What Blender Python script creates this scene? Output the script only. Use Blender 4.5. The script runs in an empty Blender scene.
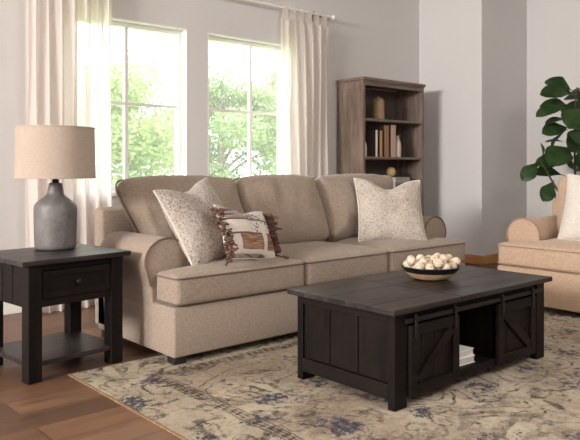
import bpy, bmesh, math, random
from mathutils import Vector, Matrix, Euler, noise as mnoise
C = bpy.context.scene.collection
PI = math.pi
R = math.radians
random.seed(7)

# ------------------------------------------------------------------ camera
cam_d = bpy.data.cameras.new('camera')
cam = bpy.data.objects.new('camera', cam_d)
C.objects.link(cam)
TH = math.atan(765 / 672)
cam.location = (0, 0, 1.10)
cam.rotation_euler = (PI / 2, 0, TH - PI / 2)
cam_d.sensor_width = 36
cam_d.lens = 672 / 580 * 36
cam_d.shift_y = -52 / 580
cam_d.dof.use_dof = True
cam_d.dof.focus_distance = 3.6
cam_d.dof.aperture_fstop = 9.0
bpy.context.scene.camera = cam

# ------------------------------------------------------------------ world, lights, exposure
W = bpy.data.worlds.new('overcast_sky')
bpy.context.scene.world = W
W.use_nodes = True
bg = W.node_tree.nodes['Background']
bg.inputs[0].default_value = (0.93, 0.96, 1.0, 1)
bg.inputs[1].default_value = 7.0
vs = bpy.context.scene.view_settings
vs.view_transform = 'Standard'
vs.look = 'None'
vs.gamma = 1
vs.use_curve_mapping = False
vs.exposure = 0.12


def area(name, loc, target, sx, sy, power, col):
    d = bpy.data.lights.new(name, 'AREA')
    d.shape = 'RECTANGLE'
    d.size, d.size_y, d.energy, d.color = sx, sy, power, col
    o = bpy.data.objects.new(name, d)
    C.objects.link(o)
    o.location = loc
    o.rotation_euler = (Vector(target) - Vector(loc)).to_track_quat('-Z', 'Y').to_euler()
    return o


area('left_key_light', (-6.8, 2.3, 2.9), (4.0, 2.9, 0.7), 2.4, 1.1, 930, (1.0, 0.985, 0.965))  # added key lamp; side follows the cast shadows, left wall has no window
area('front_fill_light', (2.8, -0.6, 3.3), (3.2, 2.6, 0.3), 2.4, 1.6, 110, (1.0, 0.985, 0.965))  # unseen overhead area lamp, added as soft fill for the front faces


# ------------------------------------------------------------------ node helpers
class NT:
    def __init__(s, name):
        s.m = bpy.data.materials.new(name)
        s.m.use_nodes = True
        s.t = s.m.node_tree
        s.p = s.t.nodes['Principled BSDF']
        s.out = s.t.nodes['Material Output']
        s._c = None

    def n(s, typ, **kw):
        nd = s.t.nodes.new(typ)
        for k, v in kw.items():
            setattr(nd, k, v)
        return nd

    def link(s, a, b):
        s.t.links.new(a, b)

    def put(s, sock, v):
        if isinstance(v, bpy.types.NodeSocket):
            s.link(v, sock)
        elif isinstance(v, (tuple, list)):
            v = tuple(v)
            if len(v) == 3 and sock.type == 'RGBA':
                v = v + (1,)
            sock.default_value = v
        else:
            sock.default_value = v

    @property
    def co(s):
        if s._c is None:
            s._c = s.n('ShaderNodeTexCoord').outputs['Object']
        return s._c

    def math(s, op, a, b=0.0, c=0.0):
        nd = s.n('ShaderNodeMath', operation=op)
        s.put(nd.inputs[0], a)
        s.put(nd.inputs[1], b)
        s.put(nd.inputs[2], c)
        return nd.outputs[0]

    def xyz(s, v=None):
        nd = s.n('ShaderNodeSeparateXYZ')
        s.put(nd.inputs[0], s.co if v is None else v)
        return nd.outputs

    def vec(s, x, y, z):
        nd = s.n('ShaderNodeCombineXYZ')
        for i, q in enumerate((x, y, z)):
            s.put(nd.inputs[i], q)
        return nd.outputs[0]

    def scale(s, v, sc):
        nd = s.n('ShaderNodeVectorMath', operation='MULTIPLY')
        s.put(nd.inputs[0], v)
        s.put(nd.inputs[1], sc)
        return nd.outputs[0]

    def add(s, v, w):
        nd = s.n('ShaderNodeVectorMath', operation='ADD')
        s.put(nd.inputs[0], v)
        s.put(nd.inputs[1], w)
        return nd.outputs[0]

    def noise(s, sc, det=2.0, v=None, rough=0.5, color=False, dist=0.0):
        nd = s.n('ShaderNodeTexNoise')
        s.put(nd.inputs['Vector'], s.co if v is None else v)
        nd.inputs['Scale'].default_value = sc
        nd.inputs['Detail'].default_value = det
        nd.inputs['Roughness'].default_value = rough
        nd.inputs['Distortion'].default_value = dist
        return nd.outputs['Color' if color else 'Fac']

    def voronoi(s, sc, v=None, feature='F1', out='Distance'):
        nd = s.n('ShaderNodeTexVoronoi', feature=feature)
        s.put(nd.inputs['Vector'], s.co if v is None else v)
        nd.inputs['Scale'].default_value = sc
        return nd.outputs[out]

    def ramp(s, f, lo, hi, a=0.0, b=1.0):
        nd = s.n('ShaderNodeMapRange', clamp=True)
        s.put(nd.inputs[0], f)
        for i, q in enumerate((lo, hi, a, b)):
            nd.inputs[i + 1].default_value = q
        return nd.outputs[0]

    def mix(s, f, a, b):
        nd = s.n('ShaderNodeMix', data_type='RGBA')
        s.put(nd.inputs[0], f)
        s.put(nd.inputs[6], a)
        s.put(nd.inputs[7], b)
        return nd.outputs[2]

    def band(s, q, a, b):
        return s.math('MULTIPLY', s.math('GREATER_THAN', q, a), s.math('LESS_THAN', q, b))

    def bump(s, h, strength=0.2, dist=0.01):
        nd = s.n('ShaderNodeBump')
        nd.inputs['Strength'].default_value = strength
        nd.inputs['Distance'].default_value = dist
        s.put(nd.inputs['Height'], h)
        s.link(nd.outputs[0], s.p.inputs['Normal'])

    def done(s, col, rough=0.6, spec=0.5, metal=0.0, sheen=0.0):
        s.put(s.p.inputs['Base Color'], col)
        s.put(s.p.inputs['Roughness'], rough)
        s.p.inputs['Specular IOR Level'].default_value = spec
        s.p.inputs['Metallic'].default_value = metal
        s.p.inputs['Sheen Weight'].default_value = sheen
        return s.m


def S(r, g, b):
    f = lambda c: (c / 255 / 12.92) if c / 255 <= 0.04045 else ((c / 255 + 0.055) / 1.055) ** 2.4
    return (f(r), f(g), f(b))


def plain(name, col, rough=0.6, var=0.06, sc=8.0, spec=0.5, metal=0.0):
    t = NT(name)
    d = tuple(c * (1 - var) for c in col)
    l = tuple(min(1, c * (1 + var)) for c in col)
    return t.done(t.mix(t.noise(sc, 3), d, l), rough, spec, metal)


def fabric(name, col, var=0.16, sc=95.0, bump=0.25, sheen=0.15):
    t = NT(name)
    d = tuple(c * (1 - var) for c in col)
    l = tuple(min(1, c * (1 + var)) for c in col)
    a = t.noise(sc, 3, rough=0.7)
    w = t.noise(sc * 0.5, 2, v=t.scale(t.co, (1, 1, 5)))
    f = t.ramp(t.math('ADD', t.math('MULTIPLY', a, 0.6), t.math('MULTIPLY', w, 0.4)), 0.35, 0.65)
    t.bump(t.noise(sc * 2.5, 2), bump, 0.004)
    return t.done(t.mix(f, d, l), 0.95, 0.15, 0, sheen)


def wood(name, dark, light, axis=0, rough=0.5, sc=1.0, spec=0.4, bump=0.15, planks=None, off=0.0):
    t = NT(name)
    st = [28.0, 28.0, 28.0]
    st[axis] = 2.2
    v = t.scale(t.co, tuple(q * sc for q in st))
    g = t.noise(1.0, 5, v=v, rough=0.65, dist=0.4)
    g2 = t.noise(3.0, 2)
    f = t.ramp(t.math('ADD', t.math('MULTIPLY', g, 0.75), t.math('MULTIPLY', g2, 0.25)), 0.38, 0.64)
    col = t.mix(f, dark, light)
    h = g
    if planks:
        ax, wd = planks
        q = t.math('FRACT', t.math('ADD', t.math('DIVIDE', t.xyz()[ax], wd), off))
        line = t.math('LESS_THAN', q, 0.028)
        col = t.mix(line, col, tuple(c * 0.35 for c in dark))
        h = t.math('SUBTRACT', g, t.math('MULTIPLY', line, 2.0))
    t.bump(h, bump, 0.004)
    return t.done(col, rough, spec)


# ------------------------------------------------------------------ materials
M = {}
M['wall'] = plain('wall_paint', S(208, 204, 202), 0.85, 0.02, 3, 0.2)
M['ceiling'] = plain('ceiling_paint', S(232, 228, 222), 0.9, 0.02, 3, 0.2)
M['white'] = plain('white_paint', S(235, 232, 228), 0.5, 0.02, 5)
M['oak_trim'] = wood('oak_trim', S(175, 122, 78), S(208, 154, 106), 1, 0.5)
M['sofa'] = fabric('beige_upholstery', S(149, 133, 119), 0.17, 60)
M['sofa_welt'] = fabric('beige_welt', S(108, 91, 78))
M['chair'] = fabric('lit_beige_upholstery', S(180, 153, 130), 0.14, 60)  # the sofa's fabric, with the brighter light on the chair put into its colour
M['chair_welt'] = fabric('lit_beige_welt', S(152, 124, 104))
M['black_wood'] = plain('black_wood', S(34, 28, 27), 0.5, 0.1)
M['dark_x'] = wood('espresso_wood_x', S(10, 7, 6), S(29, 21, 18), 0, 0.55, 1.0, 0.16)
M['dark_y'] = wood('espresso_wood_y', S(10, 7, 6), S(29, 21, 18), 1, 0.55, 1.0, 0.16)
M['dark_z'] = wood('espresso_wood_z', S(10, 7, 6), S(29, 21, 18), 2, 0.55, 1.0, 0.16)
M['dark_top'] = wood('espresso_top_boards', S(17, 13, 13), S(60, 51, 50), 0, 0.38, 0.8, 0.35, 0.2)
M['dark_top2'] = wood('espresso_side_top_boards', S(17, 13, 13), S(60, 51, 50), 0, 0.38, 0.8, 0.35, 0.2)
M['dark_plank'] = wood('espresso_end_boards', S(10, 7, 6), S(29, 21, 18), 2, 0.55, 1.0, 0.16, 0.3, (1, 0.152), 0.0)
M['iron'] = plain('dark_iron', S(38, 34, 34), 0.45, 0.1, 20, 0.5, 0.6)
M['book_x'] = wood('greige_wood_x', S(96, 82, 73), S(136, 118, 106), 0, 0.55)
M['book_z'] = wood('greige_wood_z', S(96, 82, 73), S(136, 118, 106), 2, 0.55)
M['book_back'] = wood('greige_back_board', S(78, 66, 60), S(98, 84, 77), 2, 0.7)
M['shade'] = fabric('linen_lamp_shade', S(170, 154, 141), 0.09, 110, 0.2, 0.05)
M['bowl_black'] = plain('black_glaze', S(24, 24, 28), 0.28, 0.1)
M['bowl_wood'] = wood('mango_wood', S(170, 135, 98), S(205, 172, 132), 0, 0.5)
M['leaf_trunk'] = plain('fig_bark', S(88, 70, 55), 0.85, 0.2, 30)
M['pot'] = plain('stoneware_pot', S(190, 180, 168), 0.6, 0.05)
M['soil'] = plain('potting_soil', S(50, 38, 30), 0.95, 0.3, 40)
M['paper'] = plain('paper_pages', S(196, 190, 182), 0.8, 0.05, 60)


def concrete():
    t = NT('grey_concrete_glaze')
    a = t.noise(9, 5, rough=0.65)
    b = t.noise(70, 3, rough=0.7)
    f = t.ramp(t.math('ADD', t.math('MULTIPLY', a, .65), t.math('MULTIPLY', b, .35)), .36, .64)
    t.bump(b, .15, .003)
    return t.done(t.mix(f, S(84, 81, 79), S(114, 110, 107)), 0.48, 0.45)


M['concrete'] = concrete()


def speckle(name, base, mark, sc):
    t = NT(name)
    a = t.noise(sc, 2, rough=0.6, dist=1.2)
    b = t.noise(7, 2)
    thr = t.math('ADD', a, t.math('MULTIPLY', t.math('SUBTRACT', b, 0.5), 0.22))
    f = t.ramp(thr, 0.47, 0.62)
    col = t.mix(f, base, t.mix(t.noise(sc * .6, 1), mark, tuple(c * 1.6 for c in mark)))
    t.bump(t.noise(sc * 1.5, 2), 0.4, 0.006)
    return t.done(col, 0.95, 0.1, 0, 0.1)


M['speckle'] = speckle('cream_speckled_weave', S(186, 176, 167), S(100, 86, 78), 120)
M['speckle_soft'] = speckle('cream_soft_speckle', S(192, 182, 171), S(124, 108, 97), 120)
M['cream'] = fabric('cream_boucle', S(206, 197, 186), 0.1, 60, 0.5)


def lumbar():
    t = NT('striped_patchwork_weave')
    o = t.xyz()
    u = t.math('ADD', t.math('DIVIDE', o[0], 0.48), 0.5)
    v = t.math('ADD', t.math('DIVIDE', o[2], 0.34), 0.5)
    n = t.noise(60, 2)
    cream = t.mix(n, S(198, 186, 174), S(226, 216, 206))
    streak = t.noise(1.0, 3, v=t.scale(t.co, (12, 12, 160)))
    brown = t.mix(t.ramp(streak, .4, .6), S(120, 86, 70), S(168, 134, 114))
    grey = t.mix(t.ramp(streak, .4, .6), S(112, 100, 96), S(190, 176, 164))
    col = cream
    col = t.mix(t.math('MULTIPLY', t.band(v, 0.74, 1.1), t.band(u, -1, 0.62)), col, grey)
    col = t.mix(t.band(v, 0.70, 0.735), col, S(110, 86, 74))
    dots = t.ramp(t.voronoi(48), 0.30, 0.42, 1, 0)
    dm = t.math('MULTIPLY', t.math('MULTIPLY', t.band(v, 0.46, 0.86), t.band(u, 0.46, 0.92)), dots)
    col = t.mix(dm, col, S(96, 98, 112))
    col = t.mix(t.math('MULTIPLY', t.band(v, 0.14, 0.42), t.band(u, 0.20, 1.1)), col, brown)
    col = t.mix(t.band(v, 0.42, 0.455), col, S(112, 92, 84))
    col = t.mix(t.math('MULTIPLY', t.band(v, -0.1, 0.07), t.band(u, -1, 0.7)), col, grey)
    col = t.mix(t.math('MULTIPLY', t.band(u, 0.64, 0.74), t.band(v, 0.06, 0.62)), col, cream)
    t.bump(t.noise(120, 2), 0.4, 0.005)
    return t.done(col, 0.95, 0.1)


M['lumbar'] = lumbar()
M['tassel'] = fabric('brown_tassel_yarn', S(98, 70, 58), 0.35, 60, 0.5)


def curtain_mat(name, col, tl, tr):
    t = NT(name)
    t.t.nodes.remove(t.p)
    w = t.noise(1.0, 2, v=t.scale(t.co, (260, 260, 30)))
    c = t.mix(w, tuple(q * .93 for q in col), col)
    d = t.n('ShaderNodeBsdfDiffuse')
    t.link(c, d.inputs[0])
    l = t.n('ShaderNodeBsdfTranslucent')
    t.link(c, l.inputs[0])
    tp = t.n('ShaderNodeBsdfTransparent')
    m1 = t.n('ShaderNodeMixShader')
    m1.inputs[0].default_value = tl
    t.link(d.outputs[0], m1.inputs[1])
    t.link(l.outputs[0], m1.inputs[2])
    m2 = t.n('ShaderNodeMixShader')
    m2.inputs[0].default_value = tr
    t.link(m1.outputs[0], m2.inputs[1])
    t.link(tp.outputs[0], m2.inputs[2])
    t.link(m2.outputs[0], t.out.inputs[0])
    return t.m


M['curtain'] = curtain_mat('linen_curtain_cloth', S(246, 238, 232), 0.5, 0.16)
M['sheer'] = curtain_mat('sheer_curtain_cloth', S(246, 240, 236), 0.45, 0.22)


def glass():
    t = NT('window_glass')
    t.t.nodes.remove(t.p)
    tp = t.n('ShaderNodeBsdfTransparent')
    tp.inputs[0].default_value = (0.97, 0.98, 0.98, 1)
    g = t.n('ShaderNodeBsdfGlossy')
    g.inputs['Roughness'].default_value = 0.02
    m = t.n('ShaderNodeMixShader')
    m.inputs[0].default_value = 0.05
    h = t.n('ShaderNodeBsdfTranslucent')   # bright haze over the outdoor view, put into the panes
    h.inputs[0].default_value = (0.95, 0.97, 0.97, 1)
    m2 = t.n('ShaderNodeMixShader')
    m2.inputs[0].default_value = 0.03
    t.link(tp.outputs[0], m2.inputs[1])
    t.link(h.outputs[0], m2.inputs[2])
    t.link(m2.outputs[0], m.inputs[1])
    t.link(g.outputs[0], m.inputs[2])
    t.link(m.outputs[0], t.out.inputs[0])
    return t.m


M['glass'] = glass()


def leafmat(name, a, b, tl):
    t = NT(name)
    col = t.mix(t.ramp(t.noise(7, 3), .35, .65), a, b)
    t.done(col, 0.42, 0.5)
    l = t.n('ShaderNodeBsdfTranslucent')
    t.link(col, l.inputs[0])
    m = t.n('ShaderNodeMixShader')
    m.inputs[0].default_value = tl
    t.link(t.p.outputs[0], m.inputs[1])
    t.link(l.outputs[0], m.inputs[2])
    t.link(m.outputs[0], t.out.inputs[0])
    return t.m


M['fig_leaf'] = leafmat('fig_leaf_green', S(46, 72, 38), S(76, 108, 58), 0.08)
M['fig_leaf_pale'] = leafmat('fig_leaf_paler', S(66, 92, 62), S(98, 122, 84), 0.08)
M['tree_leaf'] = leafmat('tree_leaf_green', S(140, 154, 100), S(180, 190, 138), 0.5)
M['tree_leaf_b'] = leafmat('tree_leaf_deeper_green', S(128, 144, 98), S(166, 180, 130), 0.5)
M['bark'] = plain('tree_bark', S(120, 108, 96), 0.9, 0.15)
M['lawn'] = plain('lawn_grass', S(150, 172, 104), 0.95, 0.15, 2)


def floor_mat():
    t = NT('oak_floor_boards')
    br = t.n('ShaderNodeTexBrick')
    br.offset = 0.37
    t.put(br.inputs['Vector'], t.co)
    br.inputs['Scale'].default_value = 1.0
    br.inputs['Brick Width'].default_value = 1.7
    br.inputs['Row Height'].default_value = 0.19
    br.inputs['Mortar Size'].default_value = 0.0022
    br.inputs['Mortar Smooth'].default_value = 0.1
    br.inputs['Bias'].default_value = 0.0
    br.inputs['Color1'].default_value = (0, 0, 0, 1)
    br.inputs['Color2'].default_value = (1, 1, 1, 1)
    br.inputs['Mortar'].default_value = (0.5, 0.5, 0.5, 1)
    rnd = t.xyz(br.outputs['Color'])[0]
    v = t.add(t.scale(t.co, (1.6, 22, 1)), t.vec(t.math('MULTIPLY', rnd, 40), t.math('MULTIPLY', rnd, 17), 0))
    g = t.noise(1.0, 5, v=v, rough=0.62, dist=0.6)
    f = t.ramp(t.math('ADD', t.math('MULTIPLY', g, .7), t.math('MULTIPLY', rnd, .3)), .3, .68)
    col = t.mix(f, S(78, 54, 40), S(132, 97, 72))
    col = t.mix(t.ramp(t.noise(1.4, 3), .4, .7, 0, .35), col, S(98, 78, 64))
    col = t.mix(br.outputs['Fac'], col, S(62, 42, 32))
    t.bump(t.math('SUBTRACT', t.math('MULTIPLY', g, .3), br.outputs['Fac']), 0.25, 0.004)
    return t.done(col, t.ramp(g, .3, .7, .34, .5), 0.5)


M['floor'] = floor_mat()


def rug_mat(hx, hy):
    t = NT('distressed_persian_pile')
    o = t.xyz()
    wob = t.add(t.co, t.scale(t.add(t.noise(6, 3, color=True), (-.5, -.5, -.5)), (.06, .06, 0)))
    ow = t.xyz(wob)
    ax = t.math('ABSOLUTE', ow[0])
    ay = t.math('ABSOLUTE', ow[1])
    d = t.math('MINIMUM', t.math('SUBTRACT', hx, t.math('ABSOLUTE', o[0])), t.math('SUBTRACT', hy, t.math('ABSOLUTE', o[1])))
    dw = t.math('MINIMUM', t.math('SUBTRACT', hx, ax), t.math('SUBTRACT', hy, ay))
    fold = t.vec(ax, ay, 0)
    base = t.mix(t.ramp(t.noise(1.8, 4, rough=.6), .40, .62), S(188, 175, 154), S(148, 132, 115))
    base = t.mix(t.ramp(t.noise(4.2, 5, v=t.add(t.co, (7, 3, 0)), rough=.75), .50, .66, 0, .7), base, S(98, 84, 76))
    border = t.band(d, -1, .30)
    base = t.mix(t.math('MULTIPLY', border, .45), base, S(184, 174, 152))
    wear = t.ramp(t.noise(13, 5, rough=.85), .40, .58)
    # brown vines: contour lines of two folded fields
    fn = t.noise(2.2, 1.6, v=fold, dist=1.0)
    iso = t.math('ABSOLUTE', t.math('SUBTRACT', t.math('FRACT', t.math('MULTIPLY', fn, 9.0)), .5))
    vine = t.ramp(iso, .08, .14, 1, 0)
    mask = t.ramp(t.noise(1.7, 2, v=t.add(fold, (4, 9, 0))), .40, .54)
    col = t.mix(t.math('MULTIPLY', t.math('MULTIPLY', vine, wear), t.math('ADD', t.math('MULTIPLY', mask, .45), .55)), base, S(50, 40, 37))
    # leaves with a brown outline around the blossoms
    vo = t.voronoi(6.5, v=t.add(fold, t.scale(t.add(t.noise(9, 2, color=True), (-.5, -.5, -.5)), (.10, .10, 0))))
    ring = t.math('MULTIPLY', t.band(vo, .30, .39), t.math('MULTIPLY', wear, .75))
    col = t.mix(ring, col, S(58, 47, 44))
    fill = t.math('MULTIPLY', t.math('LESS_THAN', vo, .22), t.math('MULTIPLY', wear, .5))
    col = t.mix(fill, col, S(138, 116, 104))
    # blue flowers and sprigs
    rag = t.math('MULTIPLY', t.math('SUBTRACT', t.noise(24, 4, rough=.8), .5), 1.5)
    pet = t.math('ADD', t.voronoi(3.4, v=t.add(fold, (1.31, .77, 0))), rag)
    bl = t.math('MULTIPLY', t.ramp(pet, .19, .24, 1, 0), t.ramp(t.noise(1.5, 1, v=t.add(fold, (3, 1, 0))), .36, .42))
    pet2 = t.math('ADD', t.voronoi(8.5, v=t.add(fold, (.3, 2.7, 0))), rag)
    bl2 = t.math('MULTIPLY', t.ramp(pet2, .07, .12, 1, 0), t.ramp(t.noise(2.3, 1, v=t.add(fold, (8, 5, 0))), .46, .52))
    blue = t.mix(t.noise(24, 2), S(14, 23, 48), S(48, 62, 94))
    col = t.mix(t.math('MULTIPLY', t.math('MAXIMUM', bl, bl2), .92), col, blue)
    # guard stripe of chain links
    along = t.math('ADD', ow[0], ow[1])
    wave = t.math('MULTIPLY', t.math('SINE', t.math('MULTIPLY', along, 70)), .016)
    c1 = t.math('ABSOLUTE', t.math('SUBTRACT', t.math('SUBTRACT', dw, .335), wave))
    c2 = t.math('ABSOLUTE', t.math('ADD', t.math('SUBTRACT', dw, .335), wave))
    ch = t.math('ADD', t.ramp(c1, .006, .011, 1, 0), t.ramp(c2, .006, .011, 1, 0))
    for e in (.302, .368):
        ch = t.math('ADD', ch, t.ramp(t.math('ABSOLUTE', t.math('SUBTRACT', dw, e)), .003, .007, .8, 0))
    ch = t.math('MULTIPLY', t.math('MINIMUM', ch, 1.0), t.ramp(t.noise(9, 3, rough=.7), .36, .5, .25, .9))
    col = t.mix(ch, col, S(44, 38, 38))
    col = t.mix(t.math('LESS_THAN', d, .014), col, S(140, 112, 82))
    grain = t.noise(170, 2)
    mott = t.noise(38, 4, rough=.75)
    col = t.mix(t.ramp(mott, .54, .70, 0, .45), col, S(84, 72, 64))
    col = t.mix(t.ramp(mott, .34, .48, .30, 0), col, S(204, 193, 172))
    col = t.mix(t.ramp(grain, .3, .7, 0, .30), col, S(120, 104, 90))
    t.bump(grain, .6, .006)
    return t.done(col, .97, .1)


# ------------------------------------------------------------------ mesh helpers
def bm_new():
    return bmesh.new()


def bx(bm, x0, x1, y0, y1, z0, z1, bev=0.0, seg=2, mat=None):
    g = bmesh.ops.create_cube(bm, size=1)
    vsx = g['verts']
    for v in vsx:
        v.co = Vector(((x0 + x1) / 2 + v.co.x * (x1 - x0), (y0 + y1) / 2 + v.co.y * (y1 - y0), (z0 + z1) / 2 + v.co.z * (z1 - z0)))
    if mat is not None:
        for v in vsx:
            v.co = mat @ v.co
    if bev > 0:
        es = list({e for v in vsx for e in v.link_edges})
        bmesh.ops.bevel(bm, geom=es, offset=bev, segments=seg, profile=0.5, affect='EDGES')


def lathe(bm, prof, seg=48, c=(0, 0, 0)):
    rings = []
    for r, z in prof:
        if r < 1e-5:
            rings.append([bm.verts.new((c[0], c[1], c[2] + z))])
        else:
            rings.append([bm.verts.new((c[0] + r * math.cos(2 * PI * k / seg), c[1] + r * math.sin(2 * PI * k / seg), c[2] + z)) for k in range(seg)])
    for a, b in zip(rings, rings[1:]):
        for k in range(seg):
            k2 = (k + 1) % seg
            if len(a) == 1 and len(b) == 1:
                continue
            if len(a) == 1:
                bm.faces.new((a[0], b[k2], b[k]))
            elif len(b) == 1:
                bm.faces.new((a[k], a[k2], b[0]))
            else:
                bm.faces.new((a[k], a[k2], b[k2], b[k]))
    bmesh.ops.recalc_face_normals(bm, faces=bm.faces[:])


def tube(bm, pts, r, seg=8, closed=False, taper=None):
    pts = [Vector(p) for p in pts]
    n = len(pts)
    rings = []
    ref = None
    for i, p in enumerate(pts):
        if closed:
            t = pts[(i + 1) % n] - pts[i - 1]
        else:
            t = pts[min(i + 1, n - 1)] - pts[max(i - 1, 0)]
        t.normalize()
        if ref is None:
            ref = Vector((0, 0, 1)) if abs(t.z) < .9 else Vector((1, 0, 0))
        a = t.cross(ref)
        if a.length < 1e-4:
            a = t.cross(Vector((1, 0, 0)))
        a.normalize()
        b = a.cross(t).normalized()
        ref = b
        rr = r if taper is None else r + (taper - r) * i / (n - 1)
        rings.append([bm.verts.new(p + (a * math.cos(2 * PI * k / seg) + b * math.sin(2 * PI * k / seg)) * rr) for k in range(seg)])
    m = n if closed else n - 1
    for i in range(m):
        A, B = rings[i], rings[(i + 1) % n]
        for k in range(seg):
            bm.faces.new((A[k], A[(k + 1) % seg], B[(k + 1) % seg], B[k]))
    if not closed:
        bm.faces.new(rings[0])
        bm.faces.new(rings[-1])
    bmesh.ops.recalc_face_normals(bm, faces=bm.faces[:])


def sphere(bm, c, r, u=16, v=10, sc=(1, 1, 1)):
    mat = Matrix.Translation(c) @ Matrix.Diagonal((sc[0], sc[1], sc[2], 1))
    bmesh.ops.create_uvsphere(bm, u_segments=u, v_segments=v, radius=r, matrix=mat)


def prism(bm, poly, y0, y1, bev=0.0, seg=3):
    """poly in xz, extruded along y"""
    a = [bm.verts.new((x, y0, z)) for x, z in poly]
    b = [bm.verts.new((x, y1, z)) for x, z in poly]
    n = len(poly)
    fa = bm.faces.new(a)
    fb = bm.faces.new(b[::-1])
    for i in range(n):
        bm.faces.new((a[i], b[i], b[(i + 1) % n], a[(i + 1) % n]))
    bmesh.ops.recalc_face_normals(bm, faces=bm.faces[:])
    if bev:
        es = list(set(fa.edges) | set(fb.edges))
        bmesh.ops.bevel(bm, geom=es, offset=bev, segments=seg, profile=0.5, affect='EDGES')


def obj(name, bm, mat, parent=None, smooth=40, loc=None, rot=None):
    me = bpy.data.meshes.new(name)
    bm.to_mesh(me)
    bm.free()
    me.materials.append(M[mat] if isinstance(mat, str) else mat)
    if smooth:
        for p in me.polygons:
            p.use_smooth = True
        me.set_sharp_from_angle(angle=R(smooth))
    o = bpy.data.objects.new(name, me)
    C.objects.link(o)
    if parent:
        o.parent = parent
    if loc:
        o.location = loc
    if rot:
        o.rotation_euler = rot
    return o


def tag(o, label, cat, group=None, kind=None):
    o['label'] = label
    o['category'] = cat
    if group:
        o['group'] = group
    if kind:
        o['kind'] = kind
    return o


def thing(name, label, cat, loc=(0, 0, 0), rot=(0, 0, 0), group=None):
    o = bpy.data.objects.new(name, None)
    C.objects.link(o)
    o.location = loc
    o.rotation_euler = rot
    o.empty_display_size = .1
    return tag(o, label, cat, group)


def struct(name, bm, mat, parent=None, smooth=0):
    o = obj(name, bm, mat, parent, smooth)
    o['kind'] = 'structure'
    return o


def cushion(bm, poly, zb, zt, r, crown=0.0, rc=0.04, wr=0.0, seed=0.0, sag=0.0, step=0.05):
    """upholstered slab over a rectilinear outline (counter-clockwise) with rolled edges and a crowned top and bottom"""
    n = len(poly)
    offs = [0, .04, .13, .28, .5, .75, 1.0]

    def lines(k):
        base = sorted({p[k] for p in poly})
        s = set()
        for b in base:
            for f in offs:
                for sg in (-1, 1):
                    q = b + sg * f * r
                    if base[0] - 1e-6 <= q <= base[-1] + 1e-6:
                        s.add(round(q, 5))
        q = base[0]
        while q < base[-1]:
            if min(abs(q - z) for z in s) > step * .45:
                s.add(round(q, 5))
            q += step
        out = []
        for q in sorted(s):
            if out and q - out[-1] < 1e-3 and q not in [round(b, 5) for b in base]:
                continue
            out.append(q)
        return out

    xs, ys = lines(0), lines(1)

    def inside(x, y):
        c = False
        for i in range(n):
            (x1, y1), (x2, y2) = poly[i], poly[(i + 1) % n]
            if (y1 > y) != (y2 > y) and x < (x2 - x1) * (y - y1) / (y2 - y1) + x1:
                c = not c
        return c

    def dist(x, y):
        m = 9
        for i in range(n):
            a, b = Vector(poly[i]), Vector(poly[(i + 1) % n])
            p = Vector((x, y))
            ab = b - a
            t = max(0, min(1, (p - a).dot(ab) / ab.length_squared))
            m = min(m, (p - a - ab * t).length)
        return m

    conv = []
    for i in range(n):
        a, b, c = Vector(poly[i - 1]), Vector(poly[i]), Vector(poly[(i + 1) % n])
        cr = (b - a).x * (c - b).y - (b - a).y * (c - b).x
        if cr > 0:
            conv.append((b, (a - b).normalized(), (c - b).normalized()))
    minx, maxx = min(p[0] for p in poly), max(p[0] for p in poly)
    miny, maxy = min(p[1] for p in poly), max(p[1] for p in poly)

    def warp(x, y):
        for b, e, f in conv:
            v = Vector((x, y)) - b
            s, t = v.dot(e), v.dot(f)
            if 0 <= s <= rc and 0 <= t <= rc:
                u, w = 1 - s / rc, 1 - t / rc
                u2, w2 = u * math.sqrt(1 - w * w / 2), w * math.sqrt(1 - u * u / 2)
                q = b + e * rc * (1 - u2) + f * rc * (1 - w2)
                return q.x, q.y
        return x, y

    top, bot = {}, {}

    def vert(i, j, store, sgn):
        if (i, j) not in store:
            x, y = xs[i], ys[j]
            d = dist(x, y)
            q = min(1, d / r)
            prof = math.sqrt(max(0, 1 - (1 - q) ** 2))
            u = (x - minx) / (maxx - minx) * 2 - 1
            v = (y - miny) / (maxy - miny) * 2 - 1
            k = crown * (1 - u ** 4) * (1 - v ** 4) * min(1, d / (r * 2))
            w = 0
            if wr:
                w = wr * mnoise.noise(Vector((x * 9 + seed, y * 5, seed * 3 + sgn))) * min(1, d / r + .3)
                w += wr * .6 * mnoise.noise(Vector((x * 24 + seed, y * 9, seed + sgn * 2)))
            X, Y = warp(x, y)
            if sag:
                Y -= sag * ((v + 1) / 2) * (u * u)
            if sgn > 0:
                z = zt - r + r * prof + k + w
            else:
                z = zb + r - r * prof - k - w
            store[(i, j)] = bm.verts.new((X, Y, z))
        return store[(i, j)]

    cells = set()
    for i in range(len(xs) - 1):
        for j in range(len(ys) - 1):
            if inside((xs[i] + xs[i + 1]) / 2, (ys[j] + ys[j + 1]) / 2):
                cells.add((i, j))
    for i, j in cells:
        q = [(i, j), (i + 1, j), (i + 1, j + 1), (i, j + 1)]
        bm.faces.new([vert(a, b, top, 1) for a, b in q])
        bm.faces.new([vert(a, b, bot, -1) for a, b in q[::-1]])
        for (di, dj), (p1, p2) in (((0, -1), (q[0], q[1])), ((1, 0), (q[1], q[2])), ((0, 1), (q[2], q[3])), ((-1, 0), (q[3], q[0]))):
            if (i + di, j + dj) not in cells:
                bm.faces.new((vert(*p2, top, 1), vert(*p1, top, 1), vert(*p1, bot, -1), vert(*p2, bot, -1)))
    bmesh.ops.recalc_face_normals(bm, faces=bm.faces[:])


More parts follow.
